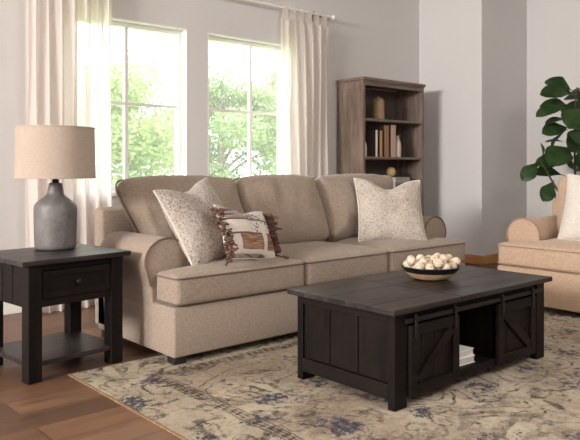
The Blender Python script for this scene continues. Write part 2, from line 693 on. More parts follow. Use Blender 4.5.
def outline(poly, z, inset, rc=0.04):
    """closed welt line following a rectilinear outline, rounded corners"""
    pts = []
    n = len(poly)
    for i in range(n):
        a, b, c = Vector(poly[i - 1]), Vector(poly[i]), Vector(poly[(i + 1) % n])
        e, f = (a - b).normalized(), (c - b).normalized()
        cr = (b - a).x * (c - b).y - (b - a).y * (c - b).x
        sg = 1 if cr > 0 else -1
        bi = b + (e + f) * inset * sg
        rr = rc if cr > 0 else .012
        for k in range(6):
            t = k / 5 * PI / 2
            q = bi + (e + f) * rr - e * rr * math.sin(t) - f * rr * math.cos(t)
            q = bi + e * rr * (1 - math.sin(t)) + f * rr * (1 - math.cos(t))
            pts.append((q.x, q.y, z))
    out = []
    for i, p in enumerate(pts):
        q = pts[(i + 1) % len(pts)]
        d = (Vector(q) - Vector(p)).length
        k = max(1, int(d / .08))
        for j in range(k):
            out.append(tuple(Vector(p).lerp(Vector(q), j / k)))
    return out


# ------------------------------------------------------------------ room shell
XL, XR, YF, YB, H = -7.0, 7.69, -1.8, 5.20, 3.5
bm = bm_new()
bx(bm, XL - .15, XR + .15, YF - .15, YB + .15, -.12, 0)
struct('floor', bm, 'floor')
bm = bm_new()
bx(bm, XL - .15, XR + .15, YF - .15, YB + .15, H, H + .12)
struct('ceiling', bm, 'ceiling')

WIN = [(2.24, 3.327), (3.549, 4.56)]
ZS, ZT = 0.90, 2.362
bm = bm_new()
for x0, x1 in ((XL - .15, WIN[0][0]), (WIN[0][1], WIN[1][0]), (WIN[1][1], 6.70)):
    bx(bm, x0, x1, YB, YB + .15, 0, H)
for x0, x1 in WIN:
    bx(bm, x0, x1, YB, YB + .15, 0, ZS)
    bx(bm, x0, x1, YB, YB + .15, ZT, H)
struct('wall_back', bm, 'wall')
bm = bm_new()
bx(bm, XL - .15, XL, YF, YB, 0, H)
struct('wall_left', bm, 'wall')
bm = bm_new()
bx(bm, XL - .15, XR + .15, YF - .15, YF, 0, H)
struct('wall_front', bm, 'wall')
bm = bm_new()
bx(bm, 6.70, XR + .15, 4.315, YB + .15, 0, H, .006, 2)
bx(bm, XR, XR + .15, YF, 4.315, 0, H)
struct('wall_right', bm, 'wall')
bm = bm_new()
BH = .10
bx(bm, 6.682, 6.70, 4.297, 5.18, 0, BH, .003)
bx(bm, 6.7, XR - .0, 4.297, 4.315, 0, BH, .003)
bx(bm, XR - .018, XR, YF, 4.297, 0, BH, .003)
struct('baseboard_right', bm, 'oak_trim')
bm = bm_new()
bx(bm, XL, 5.25, YB - .018, YB, 0, .13, .004)
struct('baseboard_back', bm, 'white')

MUN = [2.767, 4.125]
for i, (x0, x1) in enumerate(WIN):
    root = tag(bpy.data.objects.new('window_%d' % (i + 1), None), 'tall white-framed window with four panes, %s' %
               ('left one, beside the lamp' if i == 0 else 'right one, behind the sofa middle'), 'window', None, 'structure')
    C.objects.link(root)
    root.location = ((x0 + x1) / 2, YB, ZS)
    hw, hh = (x1 - x0) / 2, ZT - ZS
    bm = bm_new()
    t = .05
    for a in ((-hw, -hw + t, 0, hh), (hw - t, hw, 0, hh), (-hw + t, hw - t, 0, t), (-hw + t, hw - t, hh - t, hh)):
        bx(bm, a[0], a[1], .07, .14, a[2], a[3], .004)
    # white lining of the reveal
    for a in ((-hw, -hw + .012, 0, hh), (hw - .012, hw, 0, hh), (-hw, hw, 0, .012), (-hw, hw, hh - .012, hh)):
        bx(bm, a[0], a[1], .0, .075, a[2], a[3])
    obj('window_frame', bm, 'white', root, 0)
    bm = bm_new()
    mx = MUN[i] - (x0 + x1) / 2
    bx(bm, mx - .016, mx + .016, .085, .125, t, hh - t, .003)
    for z in (1.655,):
        bx(bm, -hw + t, hw - t, .087, .123, z - ZS - .014, z - ZS + .014, .003)
    obj('muntin', bm, 'white', root, 0)
    bm = bm_new()
    bx(bm, -hw + t, hw - t, .103, .107, t, hh - t)
    obj('pane', bm, 'glass', root, 0)
    bm = bm_new()
    bx(bm, -hw - .04, hw + .04, -.05, .0, -.035, 0.0, .006)
    obj('window_sill', bm, 'white', root, 0)

# ------------------------------------------------------------------ outside
bm = bm_new()
bx(bm, -30, 80, YB + .4, 90, -.7, -.5)
tag(struct('ground', bm, 'lawn'), 'pale green lawn outside the windows', 'lawn', None, 'structure')


def tree(x, y, h, w, label, mat, seed, n=30000, lf=.13):
    rnd = random.Random(seed)
    root = thing('leafy_tree', label, 'tree', (x, y, -.5), group='trees outside the windows')
    bm = bm_new()
    tube(bm, [(0, 0, 0), (.05, .05, h * .3), (-.05, 0, h * .6), (0, .1, h * .85)], .16, 8, False, .04)
    for k in range(7):
        a = rnd.random() * 6.28
        z0 = h * (.25 + .06 * k)
        tube(bm, [(0, 0, z0), (math.cos(a) * w * .3, math.sin(a) * w * .3, z0 + h * .12), (math.cos(a) * w * .6, math.sin(a) * w * .6, z0 + h * .2)], .07, 6, False, .02)
    obj('trunk', bm, 'bark', root)
    bm = bm_new()
    blobs = []
    for k in range(16):
        a = rnd.random() * 6.28
        q = rnd.random() ** .5
        z = h * (.22 + .7 * rnd.random())
        wr = w * math.sin(PI * min(1, max(.1, (z / h)))) ** .6
        blobs.append((math.cos(a) * q * wr * .8, math.sin(a) * q * wr * .8, z, w * (.3 + .2 * rnd.random())))
    for k in range(n):
        b = rnd.choice(blobs)
        d = Vector((rnd.gauss(0, 1), rnd.gauss(0, 1), rnd.gauss(0, 1))).normalized() * b[3] * rnd.random() ** .45
        c = Vector(b[:3]) + Vector((d.x, d.y, d.z * .75))
        if c.z < .25 * h * rnd.random():
            continue
        u = Vector((rnd.gauss(0, 1), rnd.gauss(0, 1), rnd.gauss(0, .6))).normalized()
        v = u.cross(Vector((rnd.gauss(0, 1), rnd.gauss(0, 1), rnd.gauss(0, 1)))).normalized()
        s = lf * (.6 + .7 * rnd.random())
        bm.faces.new([bm.verts.new(p) for p in (c - u * s * .5, c + v * s * .28, c + u * s * .5, c - v * s * .28)])
    f = obj('foliage', bm, mat, root, 0)
    f['kind'] = 'stuff'


tree(9.2, 17.5, 4.6, 2.4, 'pale green leafy tree seen through the left half of the left window', 'tree_leaf', 1)
tree(13.2, 18.5, 4.8, 2.5, 'green leafy tree seen through the right half of the left window', 'tree_leaf_b', 2)
tree(25.0, 27.2, 7.4, 3.6, 'green leafy tree filling the left half of the right window', 'tree_leaf_b', 3, 30000, .18)
tree(19.2, 18.6, 4.5, 2.4, 'pale green tree at the muntin of the right window, sloping down rightwards', 'tree_leaf', 4)
tree(26.0, 20.8, 3.4, 2.4, 'low pale tree at the right edge of the right window, beside the curtain', 'tree_leaf', 6)

# ------------------------------------------------------------------ rug
RX0, RX1, RY0, RY1 = 1.465, 5.35, .55, 3.455
hx, hy = (RX1 - RX0) / 2, (RY1 - RY0) / 2
M['rug'] = rug_mat(hx, hy)
bm = bm_new()
bx(bm, -hx, hx, -hy, hy, 0, .007, .003)
tag(obj('area_rug', bm, 'rug', None, 0, ((RX0 + RX1) / 2, (RY0 + RY1) / 2, .0005)),
    'large faded beige oriental rug with blue and brown motifs under the coffee table', 'rug')
RZ = .0078


# ------------------------------------------------------------------ sofa and armchair
def arm_profile(mir, L):
    pts = [(.0, .30), (-.014, .42), (-.034, .50)]
    for k in range(0, 19):
        a = R(186 - k * (216 / 18))
        pts.append((.095 + .145 * math.cos(a), .555 + .137 * math.sin(a)))
    pts += [(.235, .44), (.235, .30)]
    if mir:
        pts = [(L - x, z) for x, z in pts]
    return pts


def build_sofa(root, L, seats, D, fab, welt, back_w):
    BZ0, BZ1 = .05, .328
    YA = .232
    bm = bm_new()
    bx(bm, 0, L, 0, D - .06, BZ0, BZ1, .014, 3)
    obj('base', bm, fab, root)
    bm = bm_new()
    prism(bm, [(D - .19, BZ0 + .02), (D - .01, BZ0 + .02), (D, .80), (D - .012, .832), (D - .04, .842), (D - .085, .84), (D - .11, .82)], 0, L, .02)
    bm.transform(Matrix(((0, 1, 0, 0), (1, 0, 0, 0), (0, 0, 1, 0), (0, 0, 0, 1))))
    bmesh.ops.recalc_face_normals(bm, faces=bm.faces[:])
    obj('back_frame', bm, fab, root)
    for mir in (False, True):
        prof = arm_profile(mir, L)
        bm = bm_new()
        prism(bm, prof, YA, D - .168, .012)
        arm = obj('arm', bm, fab, root)
        bm = bm_new()
        pts = [(x, YA - .001, z) for x, z in prof[1:-1]]
        tube(bm, pts, .0055, 6)
        obj('piping', bm, welt, arm)
    for sx in (0.015, L - .095):
        for y0, y1 in ((.02, .10), (D - .16, D - .08)):
            bm = bm_new()
            b = RZ if (y0 < .1 and True) else 0.0
            bx(bm, sx, sx + .08, y0, y1, b, BZ0 + .004, .004)
            obj('foot', bm, 'black_wood', root)
    # seat cushions
    ax = .24
    bounds = [0] + seats + [L]
    for i in range(len(bounds) - 1):
        a, b = bounds[i] + .004, bounds[i + 1] - .004
        first, last = i == 0, i == len(bounds) - 2
        y0, yn, y1 = -.012, YA - .012, D - .2
        if first and last:
            poly = [(a, y0), (b, y0), (b, yn), (L - ax, yn), (L - ax, y1), (ax, y1), (ax, yn), (a, yn)]
        elif first:
            poly = [(a, y0), (b, y0), (b, y1), (ax, y1), (ax, yn), (a, yn)]
        elif last:
            poly = [(a, y0), (b, y0), (b, yn), (L - ax, yn), (L - ax, y1), (a, y1)]
        else:
            poly = [(a, y0), (b, y0), (b, y1), (a, y1)]
        bm = bm_new()
        cushion(bm, poly, .331, .506, .034, .036, .04, .004, i * 3.1)
        # keep the underside flat on the base
        for v in bm.verts:
            if v.co.z < .331:
                v.co.z = .331
        c = obj('seat_cushion', bm, fab, root, 60)
        bm = bm_new()
        for z in (.487, .346):
            tube(bm, outline(poly, z, -.001, .035), .0052, 6, True)
        obj('piping', bm, welt, c)
    # loose back cushions, lapping over the arms
    bb = back_w
    for i in range(len(bb) - 1):
        a, b = bb[i] + .004, bb[i + 1] - .004
        first, last = i == 0, i == len(bb) - 2
        ht = .565
        lo_a, lo_b = max(a, ax - .01), min(b, L - ax + .01)
        poly = [(a, 0), (b, 0), (b, ht), (a, ht)]

        def taper(x, y, a=a, b=b, lo_a=lo_a, lo_b=lo_b):
            v = min(1, max(0, y / ht)) ** .75
            xa, xb = lo_a + (a - lo_a) * v, lo_b + (b - lo_b) * v
            return xa + (x - a) / (b - a) * (xb - xa)
        bm = bm_new()
        cushion(bm, poly, -.10, .10, .085, .06, .085, .022, 5 + i * 2.7, .028)
        for v in bm.verts:
            v.co.x = taper(v.co.x, v.co.y)
        # slumped, fuller crown at the top
        mat = Matrix.Translation((0, D - .415, .522)) @ Matrix.Rotation(R(-24), 4, 'X') @ Matrix.Rotation(R(90), 4, 'X')
        bm.transform(mat)
        c = obj('back_cushion', bm, fab, root, 80)
        bm = bm_new()
        ol = outline(poly, .0, -.002, .07)
        mx, nx = max(p[0] for p in ol), min(p[0] for p in ol)
        ol2 = []
        for x, y, z in ol:
            u = (x - nx) / (mx - nx) * 2 - 1
            v = y / ht * 2 - 1
            ol2.append((taper(x, y), y - .028 * max(0, (v + 1) / 2) * u * u, z))
        tube(bm, ol2, .0055, 6, True)
        bm.transform(mat)
        obj('piping', bm, welt, c)


SX, SY, SL = 1.957, 3.192, 2.765
sofa = thing('sofa', 'long beige three-seat sofa with rolled arms under the windows', 'sofa', (SX, SY, 0))
build_sofa(sofa, SL, [.98, 1.80], 1.005, 'sofa', 'sofa_welt', [.035, .975, 1.765, 2.735])
chair = thing('armchair', 'beige armchair with rolled arms at the right, in front of the plant', 'armchair', (4.78, 2.94, 0), (0, 0, -PI / 2))
build_sofa(chair, 1.30, [], 1.0, 'chair', 'chair_welt', [.11, 1.19])


# ------------------------------------------------------------------ throw pillows
def pillow_bm(w, h, t, chop=.10, pinch=.07, n=30, seed=0):
    bm = bm_new()
    for s in (1, -1):
        g = []
        for i in range(n + 1):
            row = []
            for j in range(n + 1):
                u, v = math.sin((i / n - .5) * PI), math.sin((j / n - .5) * PI)
                x = w / 2 * u * (1 - pinch * (1 - v * v))
                z = h / 2 * v * (1 - pinch * (1 - u * u))
                if chop:
                    z -= chop * math.exp(-(u / .42) ** 2) * ((v + 1) / 2) ** 3
                th = t / 2 * ((1 - abs(u) ** 2.6) * (1 - abs(v) ** 2.6)) ** .55
                if chop:
                    th *= 1 - .35 * math.exp(-(u / .22) ** 2) * ((v + 1) / 2) ** 2
                th += .010 * mnoise.noise(Vector((x * 11 + seed, z * 11, s))) * min(1, th / .03)
                row.append(bm.verts.new((x, -s * th, z)))
            g.append(row)
        for i in range(n):
            for j in range(n):
                q = [g[i][j], g[i + 1][j], g[i + 1][j + 1], g[i][j + 1]]
                bm.faces.new(q if s > 0 else q[::-1])
    bmesh.ops.remove_doubles(bm, verts=bm.verts[:], dist=1e-4)
    bmesh.ops.recalc_face_normals(bm, faces=bm.faces[:])
    return bm


def pillow_edge(w, h, chop, pinch, n=60):
    pts = []
    for k in range(4):
        for i in range(n // 4):
            q = math.sin((i / (n // 4) - .5) * PI)
            u, v = ((q, -1), (1, q), (-q, 1), (-1, -q))[k]
            x = w / 2 * u * (1 - pinch * (1 - v * v))
            z = h / 2 * v * (1 - pinch * (1 - u * u))
            z -= chop * math.exp(-(u / .42) ** 2) * ((v + 1) / 2) ** 3
            pts.append((x, 0, z))
    return pts


def pillow(name, label, loc, rot, w, h, t, mat, chop, trim, seed=0):
    root = thing(name, label, 'pillow', loc, tuple(R(a) for a in rot))
    obj('pillow_cover', pillow_bm(w, h, t, chop, .07, 30, seed), mat, root, 80)
    bm = bm_new()
    tube(bm, pillow_edge(w, h, chop, .07), .006, 6, True)
    obj('piping', bm, trim, root)
    return root


pillow('throw_pillow', 'square cream speckled pillow leaning on the left arm of the sofa', (2.352, 3.515, .758), (-28, -7, 22), .56, .55, .19, 'speckle', .045, 'cream', 1)
pillow('throw_pillow', 'square cream pillow with faint speckles at the right end of the sofa', (4.165, 3.525, .762), (-27, 2, -35), .55, .55, .19, 'speckle_soft', .085, 'cream', 2)
pillow('throw_pillow', 'plain cream pillow in the armchair at the right edge', (5.16, 2.30, .79), (-20, 0, -88), .56, .55, .18, 'cream', .04, 'cream', 3)
lp = pillow('lumbar_pillow', 'oblong patchwork pillow in cream, brown and grey with brown tassels on its ends', (2.565, 3.335, .687), (-25, 8, 15), .49, .345, .15, 'lumbar', .03, 'cream', 4)
rnd = random.Random(3)
for sd in (-1, 1):
    for k in range(11):
        z = -.155 + .31 * k / 10
        bm = bm_new()
        u = z / .17
        x0 = sd * .237 * (1 - .07 * (1 - u * u))
        dx, dy, dz = sd * (.022 + .014 * rnd.random()), -.045 * rnd.random(), -.020 - .015 * rnd.random()
        tube(bm, [(x0, 0, z), (x0 + dx * .5, dy * .4, z + dz * .2)], .006, 6)
        for q in range(18):
            e = Vector((rnd.gauss(0, .010), rnd.gauss(0, .012), rnd.gauss(0, .009)))
            s0 = Vector((x0 + dx * .4, dy * .3, z + dz * .2))
            tube(bm, [s0, s0 + Vector((dx * .5, dy * .6, dz * .5)) + e * .7, s0 + Vector((dx * .9, dy, dz)) + e * 1.3], .0070, 5)
        obj('tassel', bm, 'tassel', lp)

# ------------------------------------------------------------------ coffee table
cx0, cx1, cy0, cy1, CH = 2.334, 3.668, 1.948, 2.600, .473
ct = thing('coffee_table', 'dark espresso farmhouse coffee table with sliding barn doors on the rug', 'coffee table', ((cx0 + cx1) / 2, (cy0 + cy1) / 2, RZ))
hx_, hy_ = (cx1 - cx0) / 2, (cy1 - cy0) / 2
TZ = CH - .026 - RZ
sxm = 2.80 - (cx0 + cx1) / 2
for a, b in ((-hx_ - .045, sxm - .002), (sxm + .002, hx_ + .03)):
    bm = bm_new()
    n = 5
    q = (2 * hy_ + .065) / n
    bx(bm, a + .003, b - .003, -hy_ - .03, hy_ + .025, TZ, TZ + .02)
    for k in range(n):
        bx(bm, a, b, -hy_ - .035 + k * q, -hy_ - .035 + (k + 1) * q, TZ, TZ + .026, .0035)
    obj('table_top', bm, 'dark_top', ct, 0)
LW = .088
for sx in (-1, 1):
    for sy in (-1, 1):
        bm = bm_new()
        xa = sx * hx_ if sx < 0 else hx_ - LW
        ya = -hy_ if sy < 0 else hy_ - .042
        bx(bm, xa, xa + LW, ya, ya + .042, 0, TZ - .0005, .004)
        obj('leg', bm, 'dark_z', ct, 0)
for sx in (-1, 1):
    bm = bm_new()
    for k in range(3):
        w = (2 * hy_ - .084) / 3
        y = -hy_ + .042 + k * w
        x = sx * (hx_ - .018)
        bx(bm, x - .009, x + .009, y + .003, y + w - .003, .118, TZ - .045, .003)
    x = sx * (hx_ - .03)
    bx(bm, x - .008, x + .008, -hy_ + .04, hy_ - .04, .06, TZ - .002)
    obj('end_panel', bm, 'dark_z', ct, 0)
    x = sx * (hx_ - .012)
    for a, b in ((.045, .115), (TZ - .045, TZ - .001)):
        bm = bm_new()
        bx(bm, x - .012, x + .012, -hy_ + .042, hy_ - .042, a, b, .003)
        obj('end_rail', bm, 'dark_y', ct, 0)
bm = bm_new()
bx(bm, -hx_ + .04, hx_ - .04, -hy_ + .02, hy_ - .04, .05, .075, .002)
obj('bottom_shelf', bm, 'dark_x', ct, 0)
bm = bm_new()
bx(bm, -hx_ + LW, hx_ - LW, hy_ - .03, hy_ - .012, .06, TZ - .002)
obj('back_panel', bm, 'dark_z', ct, 0)
bm = bm_new()
bx(bm, -hx_ + LW, hx_ - LW, -hy_ + .004, -hy_ + .03, .045, .085, .003)
obj('front_rail', bm, 'dark_x', ct, 0)
bm = bm_new()
bx(bm, -hx_ + LW, hx_ - LW, -hy_ + .012, -hy_ + .035, TZ - .06, TZ - .001, .003)
obj('front_apron', bm, 'dark_x', ct, 0)
for x in (2.80 - 2.995, 3.19 - 2.995):
    bm = bm_new()
    bx(bm, x - .012, x + .012, -hy_ + .04, hy_ - .04, .075, TZ - .002)
    obj('divider', bm, 'dark_z', ct, 0)
bm = bm_new()
tz = TZ - .042
bx(bm, -hx_ + LW - .03, hx_ - LW + .03, -hy_ - .018, -hy_ - .012, tz - .011, tz + .011, .002)
for x in (-hx_ + LW + .02, 0, hx_ - LW - .02):
    bx(bm, x - .008, x + .008, -hy_ - .014, -hy_ + .016, tz - .006, tz + .006)
obj('barn_door_track', bm, 'iron', ct, 0)
for x0, x1, dr in ((-hx_ + LW + .002, 2.795 - 2.995, 1), (3.15 - 2.995, 3.53 - 2.995, -1)):
    dz0, dz1 = .052, TZ - .066
    yb, yf = -hy_ + .002, -hy_ - .010
    dt = bm_new()
    n = 4
    for k in range(n):
        w = (x1 - x0) / n
        bx(dt, x0 + k * w + .001, x0 + (k + 1) * w - .001, yf + .004, yb, dz0, dz1, .002)
    door = obj('barn_door', dt, 'dark_z', ct, 0)
    bm = bm_new()
    fr = .05
    for a in ((x0, x0 + fr, dz0, dz1), (x1 - fr, x1, dz0, dz1), (x0 + fr, x1 - fr, dz0, dz0 + fr), (x0 + fr, x1 - fr, dz1 - fr, dz1)):
        bx(bm, a[0], a[1], yf - .011, yf + .005, a[2], a[3], .003)
    obj('door_frame', bm, 'dark_x', door, 0)
    bm = bm_new()
    p0, p1 = Vector((x0 + fr, 0, dz0 + fr)), Vector((x1 - fr, 0, dz1 - fr))
    if dr < 0:
        p0, p1 = Vector((x0 + fr, 0, dz1 - fr)), Vector((x1 - fr, 0, dz0 + fr))
    d = p1 - p0
    ang = math.atan2(d.z, d.x)
    mat = Matrix.Translation((p0 + p1) / 2 + Vector((0, yf - .003, 0))) @ Matrix.Rotation(-ang, 4, 'Y')
    bx(bm, -d.length / 2 + .012, d.length / 2 - .012, -.007, .007, -.024, .024, .003, 2, mat)
    obj('brace', bm, 'dark_x', door, 0)
    for q in (x0 + .035, x1 - .035):
        bm = bm_new()
        bx(bm, q - .009, q + .009, -hy_ - .027, -hy_ - .021, tz - .085, tz + .02, .002)
        cyl = Matrix.Translation((q, -hy_ - .0185, tz + .012)) @ Matrix.Rotation(PI / 2, 4, 'X')
        bmesh.ops.create_cone(bm, cap_ends=True, segments=16, radius1=.016, radius2=.016, depth=.008, matrix=cyl)
        obj('hanger', bm, 'iron', door, 30)

# books in the open bay
for i, (w, d, h, z, a, lb) in enumerate((
        (.15, .23, .036, 0, -3, 'thick white book at the bottom of the pair inside the coffee table'),
        (.145, .22, .034, .0365, 2, 'white book lying on top of the pair inside the coffee table'))):
    t = thing('book', lb, 'book', (2.985, 2.125, RZ + .0755 + z), (0, 0, R(a)), 'books inside the coffee table')
    bm = bm_new()
    bx(bm, -w / 2, w / 2, -d / 2, d / 2, 0, .003)
    bx(bm, -w / 2, w / 2, -d / 2, d / 2, h - .003, h)
    bx(bm, -w / 2, -w / 2 + .004, -d / 2, d / 2, .003, h - .003)
    obj('book_cover', bm, 'white', t, 0)
    bm = bm_new()
    bx(bm, -w / 2 + .004, w / 2 - .005, -d / 2 + .004, d / 2 - .004, .003, h - .003)
    obj('pages', bm, 'paper', t, 0)

# bowl and wooden beads
BX, BY, BZ = 3.11, 2.335, CH + .0005
bowl = thing('bowl', 'wide shallow bowl with black rim and pale wooden base on the coffee table', 'bowl', (BX, BY, BZ))
RB = .168


def bowl_r(z):  # outer radius at height z
    return .075 + (RB - .075) * (min(1, z / .074)) ** .55


def bowl_z(r):  # inner surface height
    if r < .06:
        return .014
    return .014 + .055 * ((r - .06) / (RB - .008 - .06)) ** 1.9


bm = bm_new()
pr = [(0, 0), (.07, 0), (.082, .002)] + [(bowl_r(z), z) for z in (.006, .012, .018, .024, .030, .036, .042)]
pr += [(bowl_r(.042) - .006, .042), (.06, .012), (0, .012)]
lathe(bm, pr)
obj('bowl_base', bm, 'bowl_wood', bowl, 50)
bm = bm_new()
pr = [(bowl_r(.0422), .0422)] + [(bowl_r(z), z) for z in (.050, .058, .066, .072)] + [(RB - .002, .0755), (RB - .007, .0755)]
pr += [(r, bowl_z(r) + .001) for r in (.158, .15, .135, .12, .1, .08, .06, .03)] + [(0, .015)]
lathe(bm, pr)
obj('bowl_rim', bm, 'bowl_black', bowl, 50)


def bead_mat():
    t = NT('whitewashed_bead_wood')
    a = t.noise(1.0, 3, v=t.scale(t.co, (40, 40, 160)), rough=.6)
    return t.done(t.mix(t.ramp(a, .42, .68), S(214, 200, 180), S(160, 122, 90)), .55, .4)


M['bead'] = bead_mat()
BR = .0262
rnd = random.Random(11)
pos = []
for k in range(44):
    best = None
    for q in range(700):
        r = .142 * math.sqrt(rnd.random())
        a = rnd.random() * 6.283
        x, y = r * math.cos(a), r * math.sin(a)
        slope = 0
        z = bowl_z(r) + BR * (1 + .35 * max(0, (r - .06) / .09)) + .002
        for p in pos:
            d2 = (p[0] - x) ** 2 + (p[1] - y) ** 2
            if d2 < (2.02 * BR) ** 2:
                z = max(z, p[2] + math.sqrt((2.02 * BR) ** 2 - d2))
        sc = z + .10 * r * r
        if best is None or sc < best[0]:
            best = (sc, x, y, z)
    if best[3] > .112:
        continue
    pos.append(best[1:])
bead_proto = None
for k, (x, y, z) in enumerate(pos):
    if bead_proto is None:
        bm = bm_new()
        sphere(bm, (0, 0, 0), BR, 20, 14)
        o = obj('wooden_ball', bm, 'bead', None, 180)
        tag(o, 'small whitewashed wooden ball piled in the bowl on the coffee table', 'ball', 'wooden balls in the bowl')
        bead_proto = o
    else:
        o = bead_proto.copy()
        C.objects.link(o)
    o.location = (BX + x, BY + y, BZ + z)
    o.rotation_euler = (rnd.random() * 6, rnd.random() * 6, rnd.random() * 6)

# ------------------------------------------------------------------ side table
st = thing('side_table', 'dark espresso side table with one drawer and a low shelf, holding the lamp', 'side table', (1.25, 3.428, 0), (0, 0, R(6.5)))
w, d, h = .558, .515, .63
bm = bm_new()
bx(bm, -.042, w + .032, -.027, d + .027, h - .026, h - .006)
for k in range(3):
    q = (d + .06) / 3
    bx(bm, -.045, w + .035, -.03 + k * q, -.03 + (k + 1) * q, h - .026, h, .0035)
obj('table_top', bm, 'dark_top2', st, 0)
LG = .075
for x in (0, w - LG):
    for y in (0, d - LG):
        bm = bm_new()
        bx(bm, x, x + LG, y, y + LG, 0, h - .0265, .004)
        obj('leg', bm, 'dark_z', st, 0)
for a, b in ((h - .25, h - .212), (h - .062, h - .027)):
    bm = bm_new()
    bx(bm, LG, w - LG, .012, .03, a, b, .003)
    obj('front_rail', bm, 'dark_x', st, 0)
for x in (.02, w - .02):
    bm = bm_new()
    n = 3
    for k in range(n):
        q = (d - 2 * LG) / n
        bx(bm, x - .009, x + .009, LG + k * q + .003, LG + (k + 1) * q - .003, h - .25, h - .027, .003)
    bx(bm, x - .005, x + .005, LG, d - LG, h - .23, h - .03)
    obj('side_panel', bm, 'dark_z', st, 0)
bm = bm_new()
bx(bm, LG, w - LG, d - .03, d - .012, h - .25, h - .027)
obj('back_panel', bm, 'dark_x', st, 0)
bm = bm_new()
z0, z1 = h - .209, h - .065
xa, xb = LG + .004, w - LG - .004
bx(bm, xa, xb, .012, .026, z0, z1, .002)
f = .034
for a in ((xa, xa + f, z0, z1), (xb - f, xb, z0, z1), (xa + f, xb - f, z0, z0 + f), (xa + f, xb - f, z1 - f, z1)):
    bx(bm, a[0], a[1], .004, .014, a[2], a[3], .003)
dr = obj('drawer', bm, 'dark_x', st, 0)
bm = bm_new()
lathe(bm, [(0, 0), (.006, 0), (.005, .012), (.014, .018), (.016, .024), (.012, .030), (0, .032)], 20)
bm.transform(Matrix.Translation(((xa + xb) / 2, .0125, (z0 + z1) / 2)) @ Matrix.Rotation(PI / 2, 4, 'X'))
obj('knob', bm, 'iron', dr, 50)
bm = bm_new()
bx(bm, .012, w - .012, .012, d - .012, .078, .104, .003)
obj('shelf', bm, 'dark_top2', st, 0)

# ------------------------------------------------------------------ lamp
LX, LY = 1.557, 3.842
lamp = thing('table_lamp', 'table lamp with grey bottle-shaped concrete base and oatmeal drum shade', 'lamp', (LX, LY, .6305))
bm = bm_new()
pr = [(0, 0), (.098, 0), (.108, .003), (.115, .012), (.1165, .03), (.1185, .10), (.120, .17), (.121, .225), (.119, .247),
      (.113, .262), (.100, .276), (.080, .291), (.062, .304), (.050, .316), (.0455, .330), (.042, .352), (.0375, .376), (.034, .382), (0, .383)]
lathe(bm, pr, 64)
obj('lamp_base', bm, 'concrete', lamp, 50)
bm = bm_new()
lathe(bm, [(.0, .3832), (.019, .3832), (.019, .400), (.014, .402), (.014, .425), (.020, .427), (.020, .47), (0, .47)], 24)
obj('socket', bm, 'iron', lamp, 40)
bm = bm_new()
z0, z1 = .409, .706
r0, r1 = .226, .219
lathe(bm, [(r0, z0), (r1, z1), (r1 - .004, z1), (r0 - .004, z0), (r0, z0)], 64)
sh = obj('lamp_shade', bm, 'shade', lamp, 40)
for z, r in ((z0 + .004, r0 + .001), (z1 - .004, r1 + .001)):
    bm = bm_new()
    tube(bm, [(r * math.cos(a * PI / 32), r * math.sin(a * PI / 32), z) for a in range(64)], .004, 6, True)
    obj('shade_trim', bm, 'shade', sh, 60)
bm = bm_new()
for k in range(3):
    a = k * 2 * PI / 3 + .3
    tube(bm, [(.008 * math.cos(a), .008 * math.sin(a), .468), (.1 * math.cos(a), .1 * math.sin(a), .475), (.2215 * math.cos(a), .2215 * math.sin(a), .49)], .0025, 6)
obj('shade_spider', bm, 'iron', sh, 40)

# ------------------------------------------------------------------ curtains
rod = thing('curtain_rod', 'thin white curtain rod with dark bracket above the windows', 'curtain rod', (3.4, 5.10, 2.71))
bm = bm_new()
tube(bm, [(-1.7, 0, 0), (1.68, 0, 0)], .011, 12)
obj('rod', bm, 'white', rod)
for sx in (-1.72, 1.70):
    bm = bm_new()
    sphere(bm, (sx, 0, 0), .026, 16, 10)
    obj('finial', bm, 'white', rod, 180)
for sx in (-1.45, 1.50):
    bm = bm_new()
    bx(bm, sx - .012, sx + .012, .085, .0995, -.05, .05, .003)
    tube(bm, [(sx, .09, .0), (sx, .012, -.012), (sx, -.008, -.022)], .008, 8)
    obj('bracket', bm, 'iron', rod)


